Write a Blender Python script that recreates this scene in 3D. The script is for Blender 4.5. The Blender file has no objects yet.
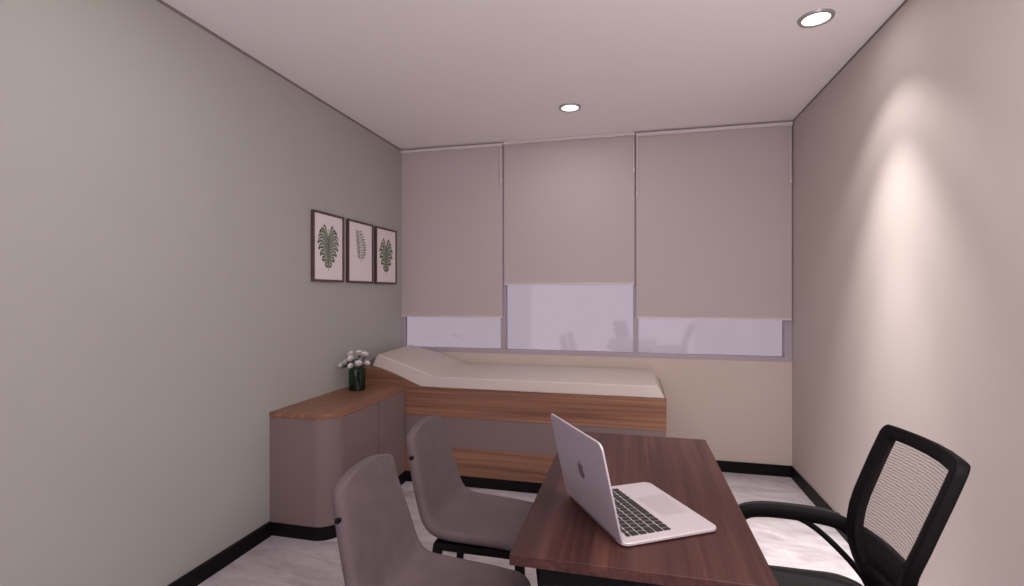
import bpy, bmesh, math, random
from mathutils import Vector, Matrix
random.seed(7)
SC = bpy.context.scene
COL = SC.collection
PI = math.pi

# ------------------------------------------------------------------ materials
def new_mat(name):
    m = bpy.data.materials.new(name); m.use_nodes = True
    return m, m.node_tree.nodes, m.node_tree.links, m.node_tree.nodes['Principled BSDF']

def paint(name, c, rough=0.6, metal=0.0, noise=0.0, scale=40.0, bump=0.0, spec=0.5, stretch=(1, 1, 1)):
    m, N, L, b = new_mat(name)
    b.inputs['Base Color'].default_value = (*c, 1)
    b.inputs['Roughness'].default_value = rough
    b.inputs['Metallic'].default_value = metal
    b.inputs['Specular IOR Level'].default_value = spec
    if noise or bump:
        tc = N.new('ShaderNodeTexCoord'); mp = N.new('ShaderNodeMapping'); nz = N.new('ShaderNodeTexNoise')
        mp.inputs['Scale'].default_value = stretch
        nz.inputs['Scale'].default_value = scale; nz.inputs['Detail'].default_value = 6
        L.new(tc.outputs['Object'], mp.inputs['Vector']); L.new(mp.outputs['Vector'], nz.inputs['Vector'])
        if noise:
            r = N.new('ShaderNodeValToRGB')
            r.color_ramp.elements[0].position = 0.3; r.color_ramp.elements[1].position = 0.7
            r.color_ramp.elements[0].color = (*[x * (1 - noise) for x in c], 1)
            r.color_ramp.elements[1].color = (*[min(1, x * (1 + noise)) for x in c], 1)
            L.new(nz.outputs['Fac'], r.inputs['Fac']); L.new(r.outputs['Color'], b.inputs['Base Color'])
        if bump:
            bp = N.new('ShaderNodeBump'); bp.inputs['Strength'].default_value = bump; bp.inputs['Distance'].default_value = 0.004
            L.new(nz.outputs['Fac'], bp.inputs['Height']); L.new(bp.outputs['Normal'], b.inputs['Normal'])
    return m

def wood(name, dark, mid, light, axis, fine=14.0, rough=0.45, spec=0.5):
    """long grain along axis: noise squeezed along it, layered fine and broad"""
    m, N, L, b = new_mat(name)
    tc = N.new('ShaderNodeTexCoord')
    def layer(k, along, detail, dist):
        mp = N.new('ShaderNodeMapping'); s = [k, k, k]; s[axis] = along
        mp.inputs['Scale'].default_value = s
        nz = N.new('ShaderNodeTexNoise'); nz.inputs['Scale'].default_value = 1.0
        nz.inputs['Detail'].default_value = detail; nz.inputs['Distortion'].default_value = dist
        L.new(tc.outputs['Object'], mp.inputs['Vector']); L.new(mp.outputs['Vector'], nz.inputs['Vector'])
        return nz
    a = layer(fine * 5, 1.5, 5, 0.3); c = layer(fine, 0.5, 3, 0.6)
    mx = N.new('ShaderNodeMix'); mx.data_type = 'FLOAT'; mx.inputs[0].default_value = 0.55
    L.new(a.outputs['Fac'], mx.inputs[2]); L.new(c.outputs['Fac'], mx.inputs[3])
    r = N.new('ShaderNodeValToRGB'); e = r.color_ramp.elements
    e[0].position = 0.34; e[0].color = (*dark, 1); e[1].position = 0.68; e[1].color = (*light, 1)
    k = e.new(0.5); k.color = (*mid, 1)
    L.new(mx.outputs[0], r.inputs['Fac']); L.new(r.outputs['Color'], b.inputs['Base Color'])
    b.inputs['Roughness'].default_value = rough; b.inputs['Specular IOR Level'].default_value = spec
    bp = N.new('ShaderNodeBump'); bp.inputs['Strength'].default_value = 0.08; bp.inputs['Distance'].default_value = 0.002
    L.new(a.outputs['Fac'], bp.inputs['Height']); L.new(bp.outputs['Normal'], b.inputs['Normal'])
    return m

def marble(name):
    m, N, L, b = new_mat(name)
    tc = N.new('ShaderNodeTexCoord'); mp = N.new('ShaderNodeMapping')
    mp.inputs['Scale'].default_value = (1.3, 3.2, 1); mp.inputs['Rotation'].default_value = (0, 0, 0.35)
    L.new(tc.outputs['Object'], mp.inputs['Vector'])
    n1 = N.new('ShaderNodeTexNoise'); n1.inputs['Scale'].default_value = 2.3; n1.inputs['Detail'].default_value = 9
    n1.inputs['Roughness'].default_value = 0.65; n1.inputs['Distortion'].default_value = 1.3
    L.new(mp.outputs['Vector'], n1.inputs['Vector'])
    r = N.new('ShaderNodeValToRGB'); e = r.color_ramp.elements
    e[0].position = 0.33; e[0].color = (.34, .295, .32, 1); e[1].position = 0.62; e[1].color = (.56, .515, .54, 1)
    k = e.new(0.47); k.color = (.46, .41, .435, 1)
    L.new(n1.outputs['Fac'], r.inputs['Fac'])
    # large square tiles with hairline joints
    br = N.new('ShaderNodeTexBrick'); br.offset = 0.0
    br.inputs['Scale'].default_value = 1.0; br.inputs['Brick Width'].default_value = 0.8; br.inputs['Row Height'].default_value = 0.8
    br.inputs['Mortar Size'].default_value = 0.0015; br.inputs['Color1'].default_value = (1, 1, 1, 1)
    br.inputs['Color2'].default_value = (1, 1, 1, 1); br.inputs['Mortar'].default_value = (.82, .82, .82, 1)
    L.new(tc.outputs['Object'], br.inputs['Vector'])
    mx = N.new('ShaderNodeMix'); mx.data_type = 'RGBA'; mx.blend_type = 'MULTIPLY'; mx.inputs[0].default_value = 1
    L.new(r.outputs['Color'], mx.inputs[6]); L.new(br.outputs['Color'], mx.inputs[7])
    L.new(mx.outputs[2], b.inputs['Base Color'])
    b.inputs['Roughness'].default_value = 0.38
    return m

def emit(name, c, s):
    m = bpy.data.materials.new(name); m.use_nodes = True; N = m.node_tree.nodes; L = m.node_tree.links
    N.clear(); o = N.new('ShaderNodeOutputMaterial'); e = N.new('ShaderNodeEmission')
    e.inputs['Color'].default_value = (*c, 1); e.inputs['Strength'].default_value = s
    L.new(e.outputs[0], o.inputs[0]); return m

def glass(name, tint, gloss=0.12, rough=0.02):
    m = bpy.data.materials.new(name); m.use_nodes = True; N = m.node_tree.nodes; L = m.node_tree.links
    N.clear(); o = N.new('ShaderNodeOutputMaterial'); t = N.new('ShaderNodeBsdfTransparent'); g = N.new('ShaderNodeBsdfGlossy')
    t.inputs['Color'].default_value = (*tint, 1); g.inputs['Roughness'].default_value = rough
    x = N.new('ShaderNodeMixShader'); x.inputs[0].default_value = gloss
    L.new(t.outputs[0], x.inputs[1]); L.new(g.outputs[0], x.inputs[2]); L.new(x.outputs[0], o.inputs[0]); return m

def net_fabric(name):
    """wavy horizontal threads with see-through gaps"""
    m = bpy.data.materials.new(name); m.use_nodes = True; N = m.node_tree.nodes; L = m.node_tree.links
    N.clear(); o = N.new('ShaderNodeOutputMaterial')
    tc = N.new('ShaderNodeTexCoord'); w = N.new('ShaderNodeTexWave')
    w.wave_type = 'BANDS'; w.bands_direction = 'Z'; w.wave_profile = 'SIN'
    w.inputs['Scale'].default_value = 40; w.inputs['Distortion'].default_value = 3.2
    w.inputs['Detail'].default_value = 2; w.inputs['Detail Scale'].default_value = 1.6
    L.new(tc.outputs['Object'], w.inputs['Vector'])
    r = N.new('ShaderNodeValToRGB'); e = r.color_ramp.elements
    e[0].position = 0.05; e[0].color = (.55, .55, .55, 1); e[1].position = 0.5; e[1].color = (.10, .10, .10, 1)
    L.new(w.outputs['Fac'], r.inputs['Fac'])
    t = N.new('ShaderNodeBsdfTransparent'); d = N.new('ShaderNodeBsdfDiffuse'); d.inputs['Color'].default_value = (.06, .045, .045, 1)
    x = N.new('ShaderNodeMixShader'); L.new(r.outputs['Color'], x.inputs[0])
    L.new(t.outputs[0], x.inputs[1]); L.new(d.outputs[0], x.inputs[2]); L.new(x.outputs[0], o.inputs[0]); return m

def shade_cloth(name, c):
    m = bpy.data.materials.new(name); m.use_nodes = True; N = m.node_tree.nodes; L = m.node_tree.links
    N.clear(); o = N.new('ShaderNodeOutputMaterial'); d = N.new('ShaderNodeBsdfDiffuse'); t = N.new('ShaderNodeBsdfTranslucent')
    tc = N.new('ShaderNodeTexCoord'); nz = N.new('ShaderNodeTexNoise'); nz.inputs['Scale'].default_value = 260
    L.new(tc.outputs['Object'], nz.inputs['Vector'])
    r = N.new('ShaderNodeValToRGB'); r.color_ramp.elements[0].color = (*[v * .96 for v in c], 1); r.color_ramp.elements[1].color = (*[v * 1.04 for v in c], 1)
    L.new(nz.outputs['Fac'], r.inputs['Fac']); L.new(r.outputs['Color'], d.inputs['Color']); t.inputs['Color'].default_value = (*c, 1)
    x = N.new('ShaderNodeMixShader'); x.inputs[0].default_value = .3
    L.new(d.outputs[0], x.inputs[1]); L.new(t.outputs[0], x.inputs[2]); L.new(x.outputs[0], o.inputs[0]); return m

M = dict(
    wall_left=paint('sage_grey_paint', (.378, .378, .354), .8, noise=.015, scale=3),
    wall_right=paint('warm_beige_paint', (.52, .455, .43), .75, noise=.015, scale=3),
    wall_back=paint('cream_paint', (.56, .47, .415), .8, noise=.015, scale=3),
    ceiling=paint('ceiling_paint', (.90, .855, .855), .9, noise=.01, scale=2),
    floor=marble('marble_tiles'),
    black=paint('black_skirting', (.005, .004, .005), .5, spec=.15),
    window_frame=paint('grey_window_frame', (.40, .34, .39), .5),
    glass=glass('window_glass', (.63, .62, .63), .08, .06),
    blind=shade_cloth('blind_fabric', (.66, .585, .585)),
    rail=paint('white_blind_rail', (.68, .60, .62), .5),
    wood=wood('walnut_long', (.13, .057, .034), (.235, .108, .064), (.35, .175, .105), 0, fine=24),
    wood_top=wood('walnut_deep', (.13, .057, .034), (.235, .108, .064), (.35, .175, .105), 1, fine=20),
    desk=wood('dark_walnut', (.027, .0085, .007), (.054, .0175, .014), (.096, .036, .028), 1, fine=15, rough=.5, spec=.3),
    desk_edge=wood('dark_walnut_edge', (.036, .013, .012), (.056, .021, .018), (.085, .036, .03), 0, fine=18, rough=.45),
    mauve=paint('mauve_laminate', (.20, .145, .14), .5, spec=.3),
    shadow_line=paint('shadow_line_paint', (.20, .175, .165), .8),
    gap=paint('dark_gap', (.02, .015, .015), .8),
    mattress=paint('cream_vinyl', (.57, .495, .455), .55, bump=.03, scale=60),
    chair=paint('grey_velvet', (.112, .081, .088), .95, noise=.10, scale=14, bump=.12, stretch=(1, 1, 1)),
    metal=paint('black_metal', (.004, .003, .0035), .6, spec=.15),
    plastic=paint('black_plastic', (.005, .004, .0045), .6, spec=.12),
    pad=paint('black_pad', (.022, .018, .020), .55, spec=.3),
    seatcloth=paint('black_cloth', (.006, .005, .006), .85, bump=.2, scale=300),
    net=net_fabric('net_fabric'),
    alu=paint('aluminium', (.62, .56, .58), .38, metal=.35),
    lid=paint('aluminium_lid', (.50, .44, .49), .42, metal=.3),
    key=paint('black_key', (.014, .010, .012), .5),
    emblem=paint('grey_emblem', (.13, .105, .125), .3),
    trackpad=paint('trackpad_metal', (.56, .50, .52), .3, metal=.35),
    screen=paint('dark_screen', (.006, .006, .008), .12),
    frame=paint('brown_frame', (.085, .042, .045), .5, noise=.2, scale=30),
    paper=paint('print_paper', (.76, .69, .71), .9),
    leaf_dark=paint('leaf_dark', (.05, .07, .045), .9),
    leaf_mid=paint('leaf_mid', (.15, .20, .12), .9),
    leaf_pale=paint('leaf_pale', (.42, .46, .36), .9),
    vase=glass('green_glass', (.40, .62, .47), .06, .05),
    stem=paint('stem_green', (.022, .05, .025), .7),
    leaf=paint('bouquet_leaf', (.018, .035, .02), .6),
    petal=paint('white_petal', (.80, .74, .76), .8),
    bud=paint('pale_bud', (.30, .22, .19), .8),
    ring=paint('grey_trim_ring', (.38, .35, .36), .4, metal=.3),
    lamp=emit('lamp_glow', (1, .97, .93), 3.0),
    chrome=paint('chrome', (.5, .5, .5), .2, metal=1),
)

# ------------------------------------------------------------------ helpers
def finish(name, bm, m, parent=None, smooth=False, bevel=0, subsurf=0, solid=None, angle=40, loc=None):
    me = bpy.data.meshes.new(name); bmesh.ops.recalc_face_normals(bm, faces=bm.faces[:]) if solid is None else None
    bm.to_mesh(me); bm.free()
    o = bpy.data.objects.new(name, me); COL.objects.link(o)
    for x in (m if isinstance(m, (list, tuple)) else [m]): me.materials.append(x)
    if parent: o.parent = parent
    if loc: o.location = loc
    if solid is not None:
        s = o.modifiers.new('solid', 'SOLIDIFY'); s.thickness = solid[0]; s.offset = solid[1]
    if bevel:
        b = o.modifiers.new('bevel', 'BEVEL'); b.width = bevel; b.segments = 3; b.limit_method = 'ANGLE'; b.angle_limit = math.radians(35)
    if subsurf:
        s = o.modifiers.new('sub', 'SUBSURF'); s.levels = subsurf; s.render_levels = subsurf
    if smooth:
        for p in me.polygons: p.use_smooth = True
        if not subsurf:
            try: me.set_sharp_from_angle(angle=math.radians(angle))
            except Exception: pass
    return o

def thing(name, label, cat, loc=(0, 0, 0), rz=0, group=None):
    o = bpy.data.objects.new(name, None); COL.objects.link(o)
    o.empty_display_size = .05; o.location = loc; o.rotation_euler = (0, 0, rz)
    o['label'] = label; o['category'] = cat
    if group: o['group'] = group
    return o

def tag(o, label, cat, group=None):
    o['label'] = label; o['category'] = cat
    if group: o['group'] = group
    return o

def struct(o): o['kind'] = 'structure'; return o

def box(bm, x0, x1, y0, y1, z0, z1, mi=0):
    v = [bm.verts.new(p) for p in ((x0, y0, z0), (x1, y0, z0), (x1, y1, z0), (x0, y1, z0), (x0, y0, z1), (x1, y0, z1), (x1, y1, z1), (x0, y1, z1))]
    for f in ((3, 2, 1, 0), (4, 5, 6, 7), (0, 1, 5, 4), (1, 2, 6, 5), (2, 3, 7, 6), (3, 0, 4, 7)):
        q = bm.faces.new([v[i] for i in f]); q.material_index = mi
    return v

def boxes(name, m, parent, *bs, **k):
    bm = bmesh.new()
    for b in bs: box(bm, *b)
    return finish(name, bm, m, parent, **k)

def prism(bm, pts, axis, a, b, mi=0):
    """polygon pts (2D) extruded from a to b along axis (0 x, 1 y, 2 z)"""
    def P(p, t):
        return {0: (t, p[0], p[1]), 1: (p[0], t, p[1]), 2: (p[0], p[1], t)}[axis]
    A = [bm.verts.new(P(p, a)) for p in pts]; B = [bm.verts.new(P(p, b)) for p in pts]
    n = len(pts)
    fs = [bm.faces.new(A[::-1]), bm.faces.new(B)] + [bm.faces.new((A[i], A[(i + 1) % n], B[(i + 1) % n], B[i])) for i in range(n)]
    for f in fs: f.material_index = mi

def rrect(x0, x1, y0, y1, r, n=6):
    r = r if isinstance(r, (list, tuple)) else [r] * 4
    out = []
    for (cx, cy, a0, q) in ((x1, y1, 0, r[0]), (x0, y1, 90, r[1]), (x0, y0, 180, r[2]), (x1, y0, 270, r[3])):
        sx = -1 if cx == x1 else 1; sy = -1 if cy == y1 else 1
        if q <= 0: out.append((cx, cy)); continue
        for i in range(n + 1):
            t = math.radians(a0 + 90 * i / n)
            out.append((cx + sx * q + q * math.cos(t), cy + sy * q + q * math.sin(t)))
    return out

def spline(pts, n=6):
    """Catmull-Rom through pts"""
    P = [Vector(p) for p in pts]; P = [P[0] * 2 - P[1]] + P + [P[-1] * 2 - P[-2]]
    out = []
    for i in range(1, len(P) - 2):
        for k in range(n):
            t = k / n; a, b, c, d = P[i - 1:i + 3]
            out.append(.5 * ((2 * b) + (c - a) * t + (2 * a - 5 * b + 4 * c - d) * t * t + (3 * b - a - 3 * c + d) * t ** 3))
    out.append(P[-2]); return out

def tube(bm, pts, rad, seg=10, flat=(1, 1), up=Vector((0, 0, 1)), mi=0, square=False):
    pts = [Vector(p) for p in pts]; rings = []
    for i, p in enumerate(pts):
        d = (pts[min(i + 1, len(pts) - 1)] - pts[max(i - 1, 0)]).normalized()
        u = up if abs(d.dot(up)) < .98 else Vector((1, 0, 0))
        s = d.cross(u).normalized(); n = s.cross(d).normalized()
        r = rad[i] if isinstance(rad, (list, tuple)) else rad
        ring = []
        for k in range(4 if square else seg):
            t = 2 * PI * (k + .5) / (4 if square else seg)
            q = r * (1.414 if square else 1)
            ring.append(bm.verts.new(p + s * (math.cos(t) * q * flat[0]) + n * (math.sin(t) * q * flat[1])))
        rings.append(ring)
    m = len(rings[0])
    for a, b in zip(rings, rings[1:]):
        for k in range(m):
            f = bm.faces.new((a[k], a[(k + 1) % m], b[(k + 1) % m], b[k])); f.material_index = mi
    bm.faces.new(rings[0][::-1]).material_index = mi; bm.faces.new(rings[-1]).material_index = mi

def lathe(bm, prof, seg=28, c=(0, 0), close=True):
    rings = []
    for r, z in prof:
        rings.append([bm.verts.new((c[0] + r * math.cos(2 * PI * k / seg), c[1] + r * math.sin(2 * PI * k / seg), z)) for k in range(seg)])
    for a, b in zip(rings, rings[1:]):
        for k in range(seg): bm.faces.new((a[k], a[(k + 1) % seg], b[(k + 1) % seg], b[k]))
    if close:
        bm.faces.new(rings[0][::-1]); bm.faces.new(rings[-1])

def dup(root):
    r = root.copy(); COL.objects.link(r)
    for ch in list(root.children):
        c = ch.copy(); COL.objects.link(c); c.parent = r
        for g in ch.children:
            d = g.copy(); COL.objects.link(d); d.parent = c
    return r

# ------------------------------------------------------------------ the room
LX, RX, BY, FY, CZ = -2.034, 1.185, 4.14, -1.7, 2.70
SILL = .871
struct(boxes('floor', M['floor'], None, (LX - .1, RX + .1, FY, BY + .1, -.1, 0)))
struct(boxes('ceiling', M['ceiling'], None, (LX - .1, RX + .1, FY, BY + .1, CZ, CZ + .1)))
struct(boxes('wall_left', M['wall_left'], None, (LX - .1, LX, FY, BY + .1, 0, CZ)))
struct(boxes('wall_right', M['wall_right'], None, (RX, RX + .1, FY, BY + .1, 0, CZ)))
struct(boxes('wall_back', M['wall_back'], None, (LX, RX, BY, BY + .1, 0, SILL)))
struct(boxes('edge_shade_1', M['shadow_line'], None, (LX, LX + .003, FY, BY - .06, CZ - .014, CZ)))  # dark strips on both ceiling edges stand in for the soft shade there
struct(boxes('edge_shade_2', M['shadow_line'], None, (RX - .003, RX, FY, BY - .06, CZ - .012, CZ)))
KH = .085
struct(boxes('baseboard_left', M['black'], None, (LX, LX + .020, FY, 2.434, 0, KH - .006)))
struct(boxes('baseboard_right', M['black'], None, (RX - .012, RX, FY, BY - .012, 0, KH)))
struct(boxes('baseboard_back', M['black'], None, (.222, RX, BY - .012, BY, 0, KH)))

# three windows side by side filling the back wall above the sill
xs = [(LX, -1.083), (-1.083, .034), (.034, RX)]
for i, (a, b) in enumerate(xs, 1):
    w = bpy.data.objects.new('window_%d' % i, None); COL.objects.link(w); w.location = ((a + b) / 2, BY, SILL); struct(w)
    ha = (b - a) / 2; t = .022
    la = .012 if i == 1 else t; rb = .05 if i == 3 else t
    top = CZ - SILL
    boxes('window_frame', M['window_frame'], w,
          (-ha, ha, 0, .07, 0, .036), (-ha, ha, 0, .07, top - .05, top),
          (-ha, -ha + la, 0, .07, .036, top - .05), (ha - rb, ha, 0, .07, .036, top - .05), bevel=.002)
    boxes('window_pane', M['glass'], w, (-ha + la, ha - rb, .045, .049, .036, top - .05))

# ------------------------------------------------------------------ blinds
def blind(a, b, y, zb, ztop, label, chains):
    t = thing('roller_blind', label, 'blind', ((a + b) / 2, y, zb), 0, 'grey roller blinds on the window')
    h = (b - a) / 2; top = ztop - zb
    boxes('blind_fabric', M['blind'], t, (-h + .003, h - .003, -.001, .001, .018, top - .012))
    boxes('bottom_rail', M['rail'], t, (-h + .004, h - .004, -.007, .007, .004, .020), bevel=.003)
    boxes('top_rail', M['rail'], t, (-h, h, -.022, .018, top - .026, top), bevel=.004)
    for (cx, cl) in chains:
        bm = bmesh.new(); tube(bm, [(cx, -.016, top - .02), (cx, -.016, top - cl)], .0045, 8)
        c = finish('pull_cord', bm, M['rail'], t, smooth=True)
        bm = bmesh.new(); lathe(bm, [(.003, top - cl - .045), (.009, top - cl - .035), (.009, top - cl - .008), (.003, top - cl)], 12, (cx, -.016))
        finish('cord_weight', bm, M['rail'], c, smooth=True)
    return t
blind(-2.031, -1.078, 4.112, 1.178, 2.685, 'grey roller blind at the left end, beside the framed leaf pictures', [(.462, .30)])
blind(-1.072, .026, 4.120, 1.462, 2.699, 'middle grey roller blind, pulled up higher than its two neighbours', [(.54, .29)])
blind(.034, 1.178, 4.112, 1.186, 2.685, 'widest grey roller blind, beside the right wall with the spotlight glow', [(-.563, .46), (.558, .42)])

# ------------------------------------------------------------------ ceiling downlights
def downlight(x, y, label):
    t = thing('ceiling_downlight', label, 'light', (x, y, CZ), 0, 'round downlights in the ceiling')
    bm = bmesh.new(); lathe(bm, [(.058, -.001), (.060, -.010), (.074, -.010), (.078, -.001)], 40, close=False)
    finish('trim_ring', bm, M['ring'], t, smooth=True)
    bm = bmesh.new(); lathe(bm, [(.0605, -.002), (.0605, -.006)], 40)
    finish('lamp_lens', bm, M['lamp'], t)
    return t
downlight(-.419, 3.451, 'round recessed downlight in the ceiling near the middle roller blind')
downlight(.848, 2.604, 'round recessed downlight close to the right wall, above its bright glow')

# ------------------------------------------------------------------ low cabinet
CX1, CY0, CY1, CT = -1.626, 2.436, 3.362, .709
cab = thing('low_cabinet', 'low mauve cabinet with rounded corner and walnut top along the left wall', 'cabinet', (LX, CY0, 0))
W_, L_ = CX1 - LX, CY1 - CY0
R_ = .125
def plan(w, l, r, off=0, inset=0):
    # wall side x=0; rounded at (w, 0)
    pts = [(off, l), (off, inset)]
    n = 14
    for i in range(n + 1):
        a = -PI / 2 + (PI / 2) * i / n
        pts.append((w - r + (r - inset) * math.cos(a), r + (r - inset) * math.sin(a)))
    pts.append((w - inset, l)); return pts[::-1]
def cab_piece(name, m, z0, z1, inset, bevel=0, l=L_):
    bm = bmesh.new(); prism(bm, plan(W_, l, R_, .001, inset), 2, z0, z1)
    return finish(name, bm, m, cab, smooth=True, bevel=bevel, angle=30)
cab_piece('cabinet_top', M['wood_top'], CT - .028, CT, 0, .002)
cab_piece('plinth', M['black'], 0, .076, .0)
# carcass behind the doors, then two doors on the long side
bm = bmesh.new()
pts = plan(W_, L_, R_, .001, .004)
d0 = R_ - .006
body = [p for p in pts if p[1] <= d0 + .005 or p[0] < .01]
pts2 = [(.001, L_), (.001, .004)] + [p for p in reversed(pts) if .01 < p[0] and p[1] <= d0 + 1e-6] + [(W_ - .004, d0), (W_ - .06, d0), (W_ - .06, L_)]
prism(bm, pts2, 2, .076, CT - .028)
bm.normal_update()
for f in bm.faces:
    if abs(f.calc_center_median().x - (W_ - .06)) < 1e-4: f.material_index = 1  # face coloured dark to deepen the shade in the door gaps
finish('carcass', bm, [M['mauve'], M['gap']], cab, smooth=True, angle=30)
ya, yb, yc = R_ - .003, 2.974 - CY0, L_ - .002
boxes('door', M['mauve'], cab, (W_ - .0235, W_ - .004, ya, yb - .005, .079, CT - .031), bevel=.0015)
boxes('door', M['mauve'], cab, (W_ - .0235, W_ - .004, yb + .005, yc, .079, CT - .031), bevel=.0015)

# ------------------------------------------------------------------ examination couch
BF = 3.372; BX0, BX1 = -2.03, .223
bed = thing('examination_couch', 'built-in examination couch with cream mattress and walnut panels under the window', 'couch', (0, 0, 0))
# upper walnut box rising under the raised head end
bm = bmesh.new()
prism(bm, [(BX1, .495), (BX1, .702), (-1.52, .702), (-1.84, .834), (BX0, .834), (BX0, .495)][::-1], 1, BF, 4.135)
finish('upper_panel', bm, M['wood'], bed, bevel=.002)
boxes('middle_panel', M['mauve'], bed, (BX0, BX1 - .002, BF + .006, 4.13, .275, .495))
boxes('lower_panel', M['wood'], bed, (BX0, BX1, BF, 4.13, .078, .275), bevel=.002)
boxes('plinth', M['black'], bed, (BX0, BX1 - .004, BF + .004, 4.13, 0, .078))
# mattress: front and back profiles lofted; flat body, raised head
def mattress():
    bm = bmesh.new()
    y0, y1 = BF + .012, 4.125
    def prof(xh, xk):
        #  bottom x,z  / top x,z  from foot to head
        return [((BX1 - .008, .702), (BX1 - .050, .776)), ((BX1 - .02, .702), (BX1 - .066, .782)), ((-.6, .702), (-.6, .782)),
                ((-1.30, .702), (-1.32, .782)), ((-1.52, .704), (-1.425, .786)), ((-1.60, .737), (-1.50, .812)), ((-1.75, .799), (-1.66, .868)), ((xh + .0, .842), (xk, .930)), ((xh - .01, .848), (xk - .012, .931))]
    A, B = prof(-1.900, -1.862), prof(-1.975, -1.940)
    ny = 8; rows = []
    for i, (a, b) in enumerate(zip(A, B)):
        top, bot = [], []
        for k in range(ny + 1):
            t = k / ny; e = 0
            if k in (0, ny): e = .004
            bot.append(bm.verts.new((a[0][0] * (1 - t) + b[0][0] * t, y0 * (1 - t) + y1 * t, a[0][1] * (1 - t) + b[0][1] * t)))
            ft = y0 + .014 * (k == 0) if k == 0 else None
            yy = y0 * (1 - t) + y1 * t + (.012 if k == 0 else -.012 if k == ny else 0)
            top.append(bm.verts.new((a[1][0] * (1 - t) + b[1][0] * t, yy, a[1][1] * (1 - t) + b[1][1] * t)))
        rows.append((bot, top))
    for (b0, t0), (b1, t1) in zip(rows, rows[1:]):
        for k in range(ny):
            bm.faces.new((t0[k], t0[k + 1], t1[k + 1], t1[k])); bm.faces.new((b0[k], b1[k], b1[k + 1], b0[k + 1]))
        bm.faces.new((b0[0], t0[0], t1[0], b1[0])); bm.faces.new((b0[ny], b1[ny], t1[ny], t0[ny]))
    for (b0, t0), s in ((rows[0], 1), (rows[-1], -1)):
        for k in range(ny): bm.faces.new((b0[k], b0[k + 1], t0[k + 1], t0[k])[::s])
    return finish('mattress', bm, M['mattress'], bed, smooth=True, bevel=.008, angle=25)
mattress()

# ------------------------------------------------------------------ framed prints
def lerp_tab(K, t):
    for (a, xa), (b, xb) in zip(K, K[1:]):
        if t <= b: return xa + (xb - xa) * (t - a) / (b - a)
    return K[-1][1]

def leaf_monstera(bm, cx, cz, w, h, X, n=7):
    """split leaf: heart shaped, notched lobes on both sides of the midrib, tip down (materials 0 dark rim, 1 mid, 2 pale)"""
    half = [(0, .04), (.12, .36), (.3, .70), (.5, .92), (.7, 1.0), (.88, .90), (1, .55)]
    for s in (-1, 1):
        for i in range(n):
            t0 = i / n; t1 = (i + 1) / n; mid = (t0 + t1) / 2
            for lay, (sc, reach, mi) in enumerate(((.88, 1, 0), (.58, .93, 1), (.34, .86, 2))):
                m = 7; lo, hi = [], []
                for k in range(m + 1):
                    u = k / m * reach
                    swell = 1 if lay == 0 else (.35 + .65 * min(1, u * 2.2))
                    tip = 1 - .6 * max(0, u / reach - .75) / .25
                    for lst, sg in ((lo, -1), (hi, 1)):
                        aa = mid + sg * (t1 - t0) / 2 * sc * swell * tip
                        hw = lerp_tab(half, max(0, min(1, mid + (aa - mid) * 1.2)))
                        zm = -.47 + .72 * aa
                        sweep = (.10 + .30 * aa) * math.sin(u * 1.75) - .22 * u ** 3 * (.35 + .65 * aa)
                        lst.append((cx + s * (u * hw * w / 2), cz + h * (zm + sweep)))
                vs = [bm.verts.new((X + lay * .0004, p[0], p[1])) for p in lo + hi[::-1]]; q = len(lo)
                for k in range(q - 1):
                    bm.faces.new((vs[k], vs[k + 1], vs[2 * q - 2 - k], vs[2 * q - 1 - k])).material_index = mi
    vs = [bm.verts.new((X + .0015, cx + dx, cz + dz)) for dx, dz in ((-.005, h * .26), (.005, h * .26), (.005, 0), (.001, -h * .5), (-.001, -h * .5), (-.005, 0))]
    bm.faces.new(vs).material_index = 1
    vs = [bm.verts.new((X + .0018, cx + dx, cz + dz)) for dx, dz in ((-.002, h * .46), (.002, h * .46), (.003, h * .22), (-.003, h * .22))]
    bm.faces.new(vs).material_index = 1

def leaf_frond(bm, cx, cz, w, h, X):
    rnd = random.Random(5)
    def quad(pts, mi, o=0):
        bm.faces.new([bm.verts.new((X + o, *p)) for p in pts]).material_index = mi
    st = []
    for i in range(11):
        t = i / 10; st.append((cx - .022 + .045 * math.sin(t * 2.4), cz + h / 2 - h * t))
    for a, b in zip(st, st[1:]):
        quad([(a[0] - .0025, a[1]), (a[0] + .0025, a[1]), (b[0] + .0025, b[1]), (b[0] - .0025, b[1])], 1, .0006)
    for i in range(11):
        t = .03 + i / 11 * .92
        k = min(9, int(t * 10)); f = t * 10 - k
        x = st[k][0] * (1 - f) + st[k + 1][0] * f; z = st[k][1] * (1 - f) + st[k + 1][1] * f
        L = w * .5 * (.35 + .75 * math.sin(PI * (.10 + t * .80)))
        for s in (-1, 1):
            ex, ez = x + s * L, z + .012 + rnd.uniform(-.004, .004)
            mx_, mz = x + s * L * .5, z + .004
            quad([(x, z), (mx_, mz - .009), (ex, ez), (mx_, mz + .009)], (i + (s > 0)) % 2, 0)
            quad([(x, z), (mx_, mz - .004), (x + s * L * .85, ez - .002), (mx_, mz + .004)], 2, .0005)

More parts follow.
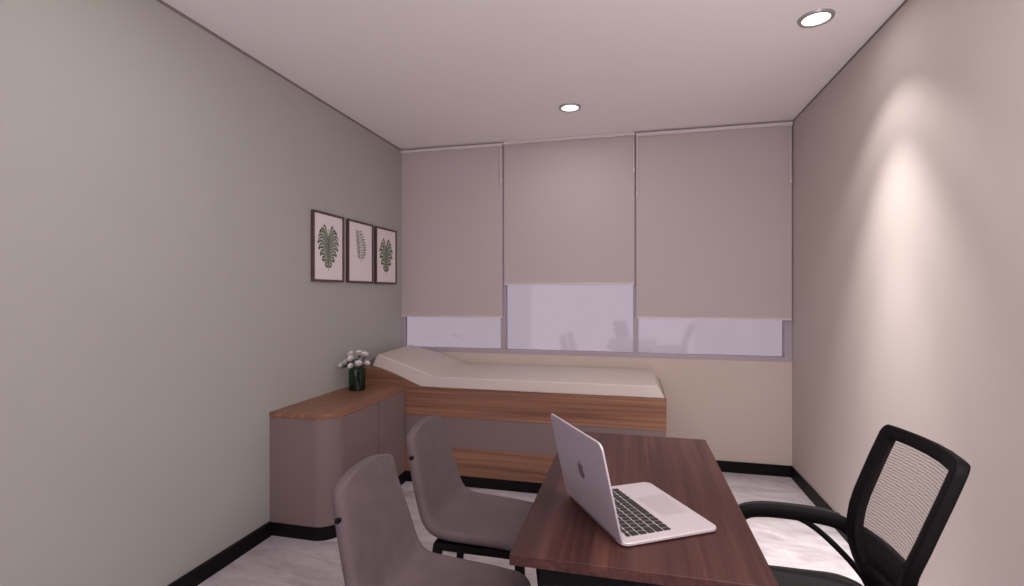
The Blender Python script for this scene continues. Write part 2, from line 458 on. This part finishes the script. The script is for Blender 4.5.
def picture(y0, y1, z0, z1, label, kind):
    t = thing('framed_print', label, 'picture', (LX + .001, (y0 + y1) / 2, z0), 0, 'framed leaf prints on the left wall')
    h = (y1 - y0) / 2; H = z1 - z0; d = .022; b = .014
    boxes('picture_frame', M['frame'], t, (0, d, -h, -h + b, 0, H), (0, d, h - b, h, 0, H), (0, d, -h + b, h - b, 0, b), (0, d, -h + b, h - b, H - b, H), bevel=.0015)
    boxes('print_sheet', M['paper'], t, (.002, .014, -h + b, h - b, b, H - b))
    bm = bmesh.new(); X = .0148
    if kind == 'split': leaf_monstera(bm, -.004, H * .47, h * 2 * .70, H * .66, X)
    elif kind == 'small': leaf_monstera(bm, -.004, H * .47, h * 2 * .66, H * .64, X, 5)
    else: leaf_frond(bm, -.01, H * .59, h * 2 * .40, H * .50, X)
    finish('leaf_print', bm, [M['leaf_dark'], M['leaf_mid'], M['leaf_pale']], t)
picture(2.815, 3.168, 1.475, 1.943, 'brown framed split-leaf print farthest from the window blinds', 'split')
picture(3.222, 3.582, 1.475, 1.943, 'brown framed print of a slender fern-like frond, between the two split-leaf prints', 'frond')
picture(3.628, 3.988, 1.475, 1.943, 'brown framed split-leaf print nearest to the window blinds', 'small')

# ------------------------------------------------------------------ vase and flowers
VX, VY = -1.892, 3.14
vase = thing('flower_vase', 'green glass cylinder vase on the walnut cabinet top', 'vase', (VX, VY, CT))
bm = bmesh.new(); lathe(bm, [(.050, .0), (.056, .004), (.057, .08), (.057, .150), (.054, .150), (.053, .08), (.052, .010), (.001, .009)], 32)
finish('vase_glass', bm, M['vase'], vase, smooth=True)
def flower(dx, dy, z, r, label, white=True, seed=0, az=0):
    rnd = random.Random(seed)
    ux, uy = math.cos(az), math.sin(az)
    ox, oy = ux * .022, uy * .022
    t = thing('white_flower' if white else 'flower_bud', label, 'flower', (VX + ox, VY + oy, CT + .012), 0, 'white flowers in the green glass vase' if white else None)
    hx, hy, hz = dx - ox, dy - oy, z - CT - .012
    bm = bmesh.new()
    rim = (ux * .038 - ox, uy * .038 - oy, .139)
    tube(bm, spline([(0, 0, 0), (rim[0] * .5, rim[1] * .5, .07), rim, ((hx + rim[0]) / 2, (hy + rim[1]) / 2, (hz + rim[2]) / 2 + .008), (hx, hy, hz)], 4), .0025, 7)
    s = finish('stem', bm, M['stem'], t, smooth=True)
    # blossom: two whorls of cupped petals round a small heart
    bm = bmesh.new(); c = Vector((hx, hy, hz))
    out = Vector((dx, dy - .05, .09)).normalized()
    q = out.to_track_quat('Z', 'Y')
    for wh, (n, op, sc) in enumerate(((6, 1.15, 1.0), (5, .75, .8), (4, .35, .6))):
        for k in range(n):
            a = 2 * PI * k / n + wh * .5 + rnd.uniform(-.15, .15)
            L = r * sc; g = []
            for i in range(4):
                u = i / 3; th = op * (1 - .35 * u)
                rad = L * u * math.sin(th) * 1.0; hh = L * u * math.cos(th)
                wd = L * .55 * math.sin(PI * (.18 + .66 * u))
                row = []
                for sgn in (-1, 0, 1):
                    ang = a
                    v = Vector((rad * math.cos(ang) - sgn * wd * math.sin(ang), rad * math.sin(ang) + sgn * wd * math.cos(ang), hh + (.12 * L if sgn else 0)))
                    row.append(bm.verts.new(c + q @ v))
                g.append(row)
            for i in range(3):
                for j in range(2): bm.faces.new((g[i][j], g[i][j + 1], g[i + 1][j + 1], g[i + 1][j]))
    finish('blossom', bm, M['petal'] if white else M['bud'], t, smooth=True)
    # leaves hanging under the blossom
    bm = bmesh.new()
    for k in range(8):
        a = rnd.uniform(0, 2 * PI); fr = rnd.uniform(.45, .9); p0 = c * fr + Vector((rim[0], rim[1], rim[2])) * (1 - fr)
        d = Vector((math.cos(a), math.sin(a), rnd.uniform(-.1, .7))).normalized(); sd = d.cross(Vector((0, 0, 1))).normalized()
        L = rnd.uniform(.022, .036)
        pts = [p0, p0 + d * L * .5 + sd * L * .25, p0 + d * L, p0 + d * L * .5 - sd * L * .25]
        mid = p0 + d * L * .5 - Vector((0, 0, .005))
        v = [bm.verts.new(p) for p in pts]; m_ = bm.verts.new(mid)
        for i in range(4): bm.faces.new((v[i], v[(i + 1) % 4], m_))
    finish('leaf', bm, M['leaf'], t)
blooms = [
    (-.100, -.03, .880, .029, 'white flower hanging out at the far left of the vase, nearest the wall', True),
    (-.074, -.012, .902, .026, 'white flower just inside the leftmost blossom of the vase', True),
    (-.066, .036, .952, .030, 'white flower high on the wall side of the bouquet in the vase', True),
    (-.020, -.03, .925, .033, 'large white flower in the middle of the bouquet, facing the room', True),
    (.0, .03, .958, .030, 'topmost white flower at the middle of the bouquet', True),
    (.045, .02, .948, .032, 'white flower high on the couch side of the bouquet', True),
    (.040, -.04, .896, .031, 'white flower low on the couch side, just above the vase rim', True),
    (-.008, -.055, .880, .028, 'lowest white flower, drooping over the middle of the vase rim', True),
    (.082, -.012, .896, .025, 'white flower second from the far right of the bouquet', True),
    (.118, .022, .926, .016, 'small brownish bud at the far right of the bouquet, by the couch mattress', False)]
order = sorted(range(len(blooms)), key=lambda i: math.atan2(blooms[i][1], blooms[i][0]))
for i, (dx, dy, z, r, lab, wh) in enumerate(blooms):
    flower(dx, dy, z, r, lab, wh, i + 3, -PI + .35 + 2 * PI * order.index(i) / len(blooms))

# ------------------------------------------------------------------ desk
DX0, DX1, DY0, DY1, DZ = -.295, .318, 1.187, 2.318, .75
desk = thing('office_desk', 'dark walnut office desk with black legs in front of the camera', 'desk', (0, 0, 0))
bm = bmesh.new(); box(bm, DX0, DX1, DY0, DY1, DZ - .028, DZ)
top = finish('desktop', bm, M['desk'], desk, bevel=.002)
for (ya, yb) in ((DY0 + .06, DY0 + .10), (DY1 - .12, DY1 - .08)):
    bm = bmesh.new()
    prism(bm, [(-.228, DZ - .028), (-.285, .0), (.300, 0), (.25, DZ - .028)], 1, ya, yb)
    finish('leg_panel', bm, M['metal'], desk, bevel=.003)
boxes('modesty_beam', M['metal'], desk, (-.03, .03, DY0 + .10, DY1 - .12, DZ - .10, DZ - .028))

# ------------------------------------------------------------------ laptop
LW, LD, LL, LT = .345, .296, .264, .225
lap = thing('laptop', 'open silver laptop with black keys on the dark walnut desk', 'laptop', (-.1990, 1.572, DZ), .5403)
# local: x = from hinge towards the user, y = -width .. 0 along the hinge
bm = bmesh.new(); prism(bm, rrect(0, LD, -LW, 0, .022, 6), 2, .004, .0125)
finish('laptop_base', bm, M['alu'], lap, smooth=True, bevel=.002, angle=30)
for (fx, fy) in ((.03, -.03), (LD - .03, -.03), (.03, -LW + .03), (LD - .03, -LW + .03)):
    bm = bmesh.new(); lathe(bm, [(.007, 0), (.008, .002), (.008, .0042)], 12, (fx, fy)); finish('rubber_foot', bm, M['plastic'], lap)
bm = bmesh.new(); tube(bm, [(.003, -LW + .035, .0125), (.003, -.035, .0125)], .006, 10, up=Vector((1, 0, 0))); finish('hinge', bm, M['key'], lap, smooth=True)
kb = boxes('keyboard', M['alu'], lap, (.026, .172, -LW + .022, -.022, .0122, .0130))
proto = None
kx0, ky0 = .030, -.026; pitch = .0246
rows = [([1] * 14, .6), ([1] * 13 + [1.3], 1), ([1.3] + [1] * 13, 1), ([1.6] + [1] * 11 + [1.7], 1), ([2.1] + [1] * 10 + [2.2], 1), ([1, 1, 1, 1.2, 5.1, 1.2, 1, 1, 1, .8], 1)]
cache = {}
x = kx0
KW = LW - .052
for cols, hgt in rows:
    dx = pitch * hgt; y = ky0; unit = KW / sum(cols)
    for c in cols:
        wkey = c * unit
        key = (round(wkey, 5), round(dx, 5))
        if key not in cache:
            bm = bmesh.new(); prism(bm, rrect(.0, dx - .0038, -wkey + .0038, 0, .002, 3), 2, 0, .0014)
            me = bpy.data.meshes.new('key'); bm.to_mesh(me); bm.free(); me.materials.append(M['key']); cache[key] = me
        o = bpy.data.objects.new('key', cache[key]); COL.objects.link(o); o.parent = kb; o.location = (x, y, .0130)
        y -= wkey
    x += dx
bm = bmesh.new(); prism(bm, rrect(.186, .278, -LW / 2 - .066, -LW / 2 + .066, .004, 3), 2, .0122, .0128)
finish('trackpad', bm, M['trackpad'], lap)
# lid: built lying in its own plane (u along hinge, v up), tilted backward
lid_m = Matrix.Translation((0, 0, .0135)) @ Matrix.Rotation(-LT, 4, 'Y')
def lid_pt(u, v, w): return lid_m @ Vector((w, u, v))
def lid_prism(name, pts, w0, w1, m, parent, **k):
    bm = bmesh.new()
    A = [bm.verts.new(lid_pt(p[0], p[1], w0)) for p in pts]; B = [bm.verts.new(lid_pt(p[0], p[1], w1)) for p in pts]; n = len(pts)
    bm.faces.new(A); bm.faces.new(B[::-1])
    for i in range(n): bm.faces.new((A[i], A[(i + 1) % n], B[(i + 1) % n], B[i]))
    return finish(name, bm, m, parent, **k)
lid = lid_prism('lid', rrect(-LW, 0, 0, LL, [.020, .020, .010, .010]), -.0035, .0025, M['lid'], lap, smooth=True, bevel=.0015, angle=30)
lid_prism('screen', rrect(-LW + .006, -.006, .012, LL - .006, .014), .0025, .003, M['screen'], lid)
# apple-with-bite emblem on the back of the lid
body = [(0, .62), (.10, .66), (.24, .70), (.38, .67), (.48, .58), (.52, .50)]
bite = [(.42, .40), (.37, .25), (.40, .08), (.50, -.03), (.56, -.07)]
rest = [(.50, -.28), (.40, -.46), (.29, -.60), (.18, -.66), (.09, -.63), (0, -.60), (-.09, -.63), (-.18, -.66), (-.29, -.60), (-.42, -.44), (-.53, -.20), (-.57, .06), (-.55, .32), (-.46, .54), (-.34, .66), (-.22, .70), (-.10, .66)]
es = .033; eu, ev = -LW / 2, LL * .5
lid_prism('emblem', [(eu - p[0] * es, ev + p[1] * es) for p in (body + bite + rest)], -.0039, -.0035, M['emblem'], lid)
lid_prism('emblem_leaf', [(eu - p[0] * es, ev + p[1] * es) for p in ((-.02, .74), (.0, .90), (.10, 1.04), (.24, 1.10), (.24, .98), (.16, .84), (.06, .76))], -.0039, -.0035, M['emblem'], lid)

# ------------------------------------------------------------------ visitor chairs
def visitor_chair(label, loc, rz):
    t = thing('visitor_chair', label, 'chair', loc, rz, 'grey upholstered chairs along the desk')
    spine = spline([(.226, 0, .394), (.224, 0, .420), (.202, 0, .436), (.12, 0, .442), (.0, 0, .440), (-.10, 0, .440), (-.160, 0, .450), (-.200, 0, .484),
                    (-.222, 0, .54), (-.240, 0, .62), (-.257, 0, .70), (-.270, 0, .77), (-.281, 0, .850)], 8)
    acc = [0]
    for p, q in zip(spine, spine[1:]): acc.append(acc[-1] + (q - p).length)
    def at(d):
        for i in range(len(acc) - 1):
            if d <= acc[i + 1]:
                return spine[i].lerp(spine[i + 1], (d - acc[i]) / max(1e-9, acc[i + 1] - acc[i]))
        return spine[-1]
    T = acc[-1]; N_ = 26
    ds = [T * .945 * i / N_ for i in range(N_)] + [T * (.945 + .055 * math.sin(PI / 2 * i / 8)) for i in range(9)]
    wid = [(0, .165), (.03, .188), (.07, .196), (.15, .198), (.40, .204), (.55, .206), (.70, .198), (.82, .184), (.945, .172), (1, .170)]
    bm = bmesh.new(); rows = []
    nc = 12
    for d in ds:
        p = at(d); e = at(min(T, d + .01)) - at(max(0, d - .01)); e.normalize()
        nrm = Vector((e.z, 0, -e.x))
        if nrm.z < 0 and nrm.x < 0: nrm = -nrm
        s = d / T
        w = lerp_tab(wid, s)
        if s > .945: w *= max(.40, (1 - ((s - .945) / .055) ** 2.4) ** .5 if s < 1 else .40)
        curl = .020 * math.sin(PI * min(1, max(0, (s - .12) / .80))) + .003
        rows.append([bm.verts.new(Vector((p.x, (-1 + 2 * k / nc) * w, p.z)) + nrm * (curl * (abs(-1 + 2 * k / nc) * w / .2) ** 3)) for k in range(nc + 1)])
    for a, b in zip(rows, rows[1:]):
        for k in range(nc): bm.faces.new((a[k], a[k + 1], b[k + 1], b[k]))
    o = finish('seat_shell', bm, M['chair'], t, smooth=True, solid=(.040, 0), subsurf=1)
    # black frame under the seat
    bm = bmesh.new(); z0, z1 = .388, .419
    for (a, b, c, d) in ((-.165, .195, -.175, -.145), (-.165, .195, .145, .175), (-.165, -.13, -.145, .145), (.165, .195, -.145, .145)):
        box(bm, a, b, c, d, z0, z1)
    box(bm, -.10, .19, -.12, .12, .410, .424)
    finish('seat_frame', bm, M['metal'], t, bevel=.003)
    for sx, sy in ((1, -1), (1, 1), (-1, -1), (-1, 1)):
        bm = bmesh.new()
        x0 = .175 if sx > 0 else -.150; x1 = .205 if sx > 0 else -.205
        tube(bm, [(x0, sy * .160, .410), (x1, sy * .190, .0)], [.017, .012], square=True)
        finish('leg', bm, M['metal'], t, bevel=.002)
    for sy in (-1,):
        boxes('back_bolt', M['metal'], t, (-.258, -.246, sy * .190 - .008, sy * .190 + .008, .742, .753))
    return t
visitor_chair('grey upholstered chair beside the desk, the one closer to the camera', (-.562, 1.440, 0), 0)
visitor_chair('grey upholstered chair beside the desk, the one closer to the couch', (-.590, 1.985, 0), 0)

# ------------------------------------------------------------------ office chair
OX, OY = .515, 1.57
oc = thing('office_chair', 'black office armchair with net back, turned towards the desk by the right wall', 'chair', (OX, OY, 0))
def bprof(z):
    """back spine x (local) for a height"""
    K = [(.45, .205), (.50, .178), (.56, .148), (.62, .133), (.68, .136), (.74, .155), (.82, .185), (.90, .216), (1.00, .254)]
    for (a, xa), (b, xb) in zip(K, K[1:]):
        if z <= b:
            t = (z - a) / (b - a); return xa + (xb - xa) * t
    return K[-1][1]
def bw(z):
    K = [(.45, .110), (.52, .124), (.60, .148), (.68, .171), (.76, .188), (.90, .190), (.970, .188), (.985, .182), (.993, .170)]
    if z <= K[0][0]: return K[0][1]
    for (a, xa), (b, xb) in zip(K, K[1:]):
        if z <= b:
            t = (z - a) / (b - a); return xa + (xb - xa) * t
    return K[-1][1]
def bpt(y, z): return Vector((bprof(z) + .034 * (1 - (y / .19) ** 2), y, z))
ZT, ZB = .993, .455
zin0, zin1 = .60, .956
def inner(z):
    return max(.02, bw(z) - .043)
zs = sorted(set([ZB, .50, .54, .57, zin0, .63, .66, .70, .74, .78, .82, .86, .90, .925, zin1, .968, .980, .987, ZT]))
bm = bmesh.new(); rows = []
for z in zs:
    w, wi = bw(z), inner(z)
    ys = [-w, -(w + wi) / 2, -wi, -wi * .5, 0, wi * .5, wi, (w + wi) / 2, w]
    rows.append([bm.verts.new(bpt(y, z)) for y in ys])
for (za, a), (zb, b) in zip(zip(zs, rows), list(zip(zs, rows))[1:]):
    for k in range(8):
        if 2 <= k <= 5 and za >= zin0 - 1e-6 and zb <= zin1 + 1e-6: continue
        bm.faces.new((a[k], a[k + 1], b[k + 1], b[k]))
bf = finish('back_frame', bm, M['plastic'], oc, smooth=True, solid=(.028, 0), bevel=.007, angle=40)
def back_panel(name, m, z0, z1, off, grow, n=14):
    bm = bmesh.new(); rows = []
    for i in range(n + 1):
        z = z0 + (z1 - z0) * i / n; w = inner(z) + grow
        rows.append([bm.verts.new(bpt(-w + 2 * w * k / 10, z) + Vector((off, 0, 0))) for k in range(11)])
    for a, b in zip(rows, rows[1:]):
        for k in range(10): bm.faces.new((a[k], a[k + 1], b[k + 1], b[k]))
    return finish(name, bm, m, oc, smooth=True)
back_panel('back_net', M['net'], zin0 - .01, zin1 + .01, -.004, .008)
p = back_panel('lumbar_pad', M['seatcloth'], zin0 - .03, .688, .012, .012)
s_ = p.modifiers.new('solid', 'SOLIDIFY'); s_.thickness = .014
# seat: shallow black pan and domed cushion
def seat_slab(name, m, x0, x1, hw, z0, z1, dome, r):
    bm = bmesh.new(); out = rrect(x0, x1, -hw, hw, r, 8); n = len(out); cx = (x0 + x1) / 2
    levels = [(z0, .93), (z0 + (z1 - z0) * .35, 1.0), (z1 - .010, 1.0), (z1, .965), (z1 + dome * .55, .80), (z1 + dome * .9, .5), (z1 + dome, .2)]
    rings = [[bm.verts.new((cx + (p[0] - cx) * s, p[1] * s, z)) for p in out] for z, s in levels]
    for a, b in zip(rings, rings[1:]):
        for k in range(n): bm.faces.new((a[k], a[(k + 1) % n], b[(k + 1) % n], b[k]))
    bm.faces.new(rings[0][::-1]); bm.faces.new(rings[-1])
    return finish(name, bm, m, oc, smooth=True, angle=50)
seat_slab('seat', M['seatcloth'], -.235, .200, .252, .435, .484, .020, .09)
seat_slab('seat_pan', M['plastic'], -.20, .18, .21, .400, .436, 0.0, .08)
for sy in (1, -1):
    bm = bmesh.new()
    path = spline([(.172, sy * .190, .640), (.145, sy * .222, .655), (.095, sy * .245, .660), (.0, sy * .262, .660), (-.075, sy * .270, .656), (-.130, sy * .270, .646), (-.165, sy * .268, .618), (-.182, sy * .264, .580), (-.175, sy * .258, .53), (-.140, sy * .250, .455), (-.085, sy * .230, .405), (-.04, sy * .19, .395)], 5)
    tube(bm, path, [.021] * len(path), 12, flat=(1.15, .60), up=Vector((0, 0, 1)) if False else Vector((0, 1, 0)))
    ar = finish('armrest', bm, M['plastic'], oc, smooth=True)
    bm = bmesh.new()
    pp = spline([(.145, sy * .228, .662), (.090, sy * .247, .670), (.0, sy * .264, .669), (-.075, sy * .272, .665), (-.125, sy * .272, .656), (-.150, sy * .271, .644)], 5)
    tube(bm, pp, [.012] + [.020] * (len(pp) - 2) + [.012], 12, flat=(1.1, .28), up=Vector((0, 1, 0)))
    finish('arm_pad', bm, M['pad'], ar, smooth=True)
    bm = bmesh.new()
    tube(bm, spline([(-.02, sy * .262, .662), (.06, sy * .255, .630), (.13, sy * .235, .575), (.185, sy * .19, .515), (.195, sy * .13, .475)], 5), .0095, 9)
    finish('arm_brace', bm, M['plastic'], ar, smooth=True)
bm = bmesh.new(); tube(bm, spline([(.20, 0, .50), (.215, 0, .44), (.17, 0, .385), (.05, 0, .372), (-.02, 0, .372)], 5), .022, 10, flat=(1.6, .6), up=Vector((0, 1, 0)))
finish('back_bracket', bm, M['plastic'], oc, smooth=True)
bm = bmesh.new(); lathe(bm, [(.026, .10), (.026, .24), (.018, .241), (.018, .382), (.045, .383), (.05, .400)], 20); finish('gas_column', bm, M['metal'], oc, smooth=True)
for k in range(5):
    a = 2 * PI * k / 5 + .31; c, s = math.cos(a), math.sin(a)
    bm = bmesh.new(); tube(bm, [(.02 * c, .02 * s, .115), (.14 * c, .14 * s, .098), (.265 * c, .265 * s, .072)], [.026, .022, .015], 10)
    g = finish('base_spoke', bm, M['plastic'], oc, smooth=True)
    bm = bmesh.new()
    for off in (-.014, .014):
        q = Vector((.265 * c - s * off, .265 * s + c * off, .027)); ax = Vector((-s, c, 0))
        tube(bm, [q - ax * .009, q + ax * .009], .027, 16)
    tube(bm, [(.265 * c, .265 * s, .03), (.265 * c, .265 * s, .075)], .007, 8)
    finish('caster', bm, M['plastic'], g, smooth=True)

# ------------------------------------------------------------------ light
def lamp(kind, name, loc, energy, color, rot=(0, 0, 0), **k):
    l = bpy.data.lights.new(name, kind); l.energy = energy; l.color = color
    for a, v in k.items(): setattr(l, a, v)
    o = bpy.data.objects.new(name, l); COL.objects.link(o); o.location = loc; o.rotation_euler = rot; return o
WARM = (1, .93, .86)
# beam and spill of the two visible downlights
lamp('SPOT', 'downlight_beam', (.848, 2.604, 2.685), 190, (1, .965, .93), spot_size=math.radians(63), spot_blend=.9, shadow_soft_size=.03)
lamp('SPOT', 'downlight_spill', (.848, 2.604, 2.685), 26, (1, .955, .91), spot_size=math.radians(96), spot_blend=.5, shadow_soft_size=.03)
lamp('SPOT', 'downlight_beam', (-.419, 3.451, 2.685), 10, WARM, spot_size=math.radians(80), spot_blend=1, shadow_soft_size=.04)
lamp('SPOT', 'downlight_beam', (.848, 2.604, 2.685), 255, (1, .965, .93), spot_size=math.radians(38), spot_blend=1, shadow_soft_size=.03)
# wide glow of the two downlights in view, plus four unseen fill lamps added
for x, y, e in ((-.419, 3.451, 3.2), (.848, 2.604, 1.2), (-1.25, 1.35, 4), (.35, 1.35, 5.5), (-1.25, -.6, 4), (.35, -.6, 7)):
    lamp('AREA', 'downlight_and_fill_glow', (x, y, 2.683), e, (1, .95, .94), shape='DISK', size=.12)
# unseen point lamp added beside the camera to brighten the room
lamp('POINT', 'room_fill', (.66, .40, 1.78), 60, (1, .95, .95), shadow_soft_size=.26)
w = bpy.data.worlds.new('evening_sky'); SC.world = w; w.use_nodes = True
bg = w.node_tree.nodes['Background']; bg.inputs['Color'].default_value = (.41, .352, .405, 1); bg.inputs['Strength'].default_value = 2.7

# ------------------------------------------------------------------ camera
cam = bpy.data.cameras.new('camera'); co = bpy.data.objects.new('camera', cam); COL.objects.link(co)
cam.sensor_width = 36; cam.lens = 36 * 493 / 1024; cam.clip_start = .02
co.location = (0, 0, 1.3975); co.rotation_euler = (PI / 2, 0, math.atan(119.5 / 493)); SC.camera = co
SC.view_settings.view_transform = 'Standard'; SC.view_settings.look = 'None'
SC.view_settings.exposure = 0; SC.view_settings.gamma = 1
SC.cycles.use_denoising = True
SC.cycles.max_bounces = 10; SC.cycles.diffuse_bounces = 6; SC.cycles.transparent_max_bounces = 12
SC.cycles.sample_clamp_indirect = 6
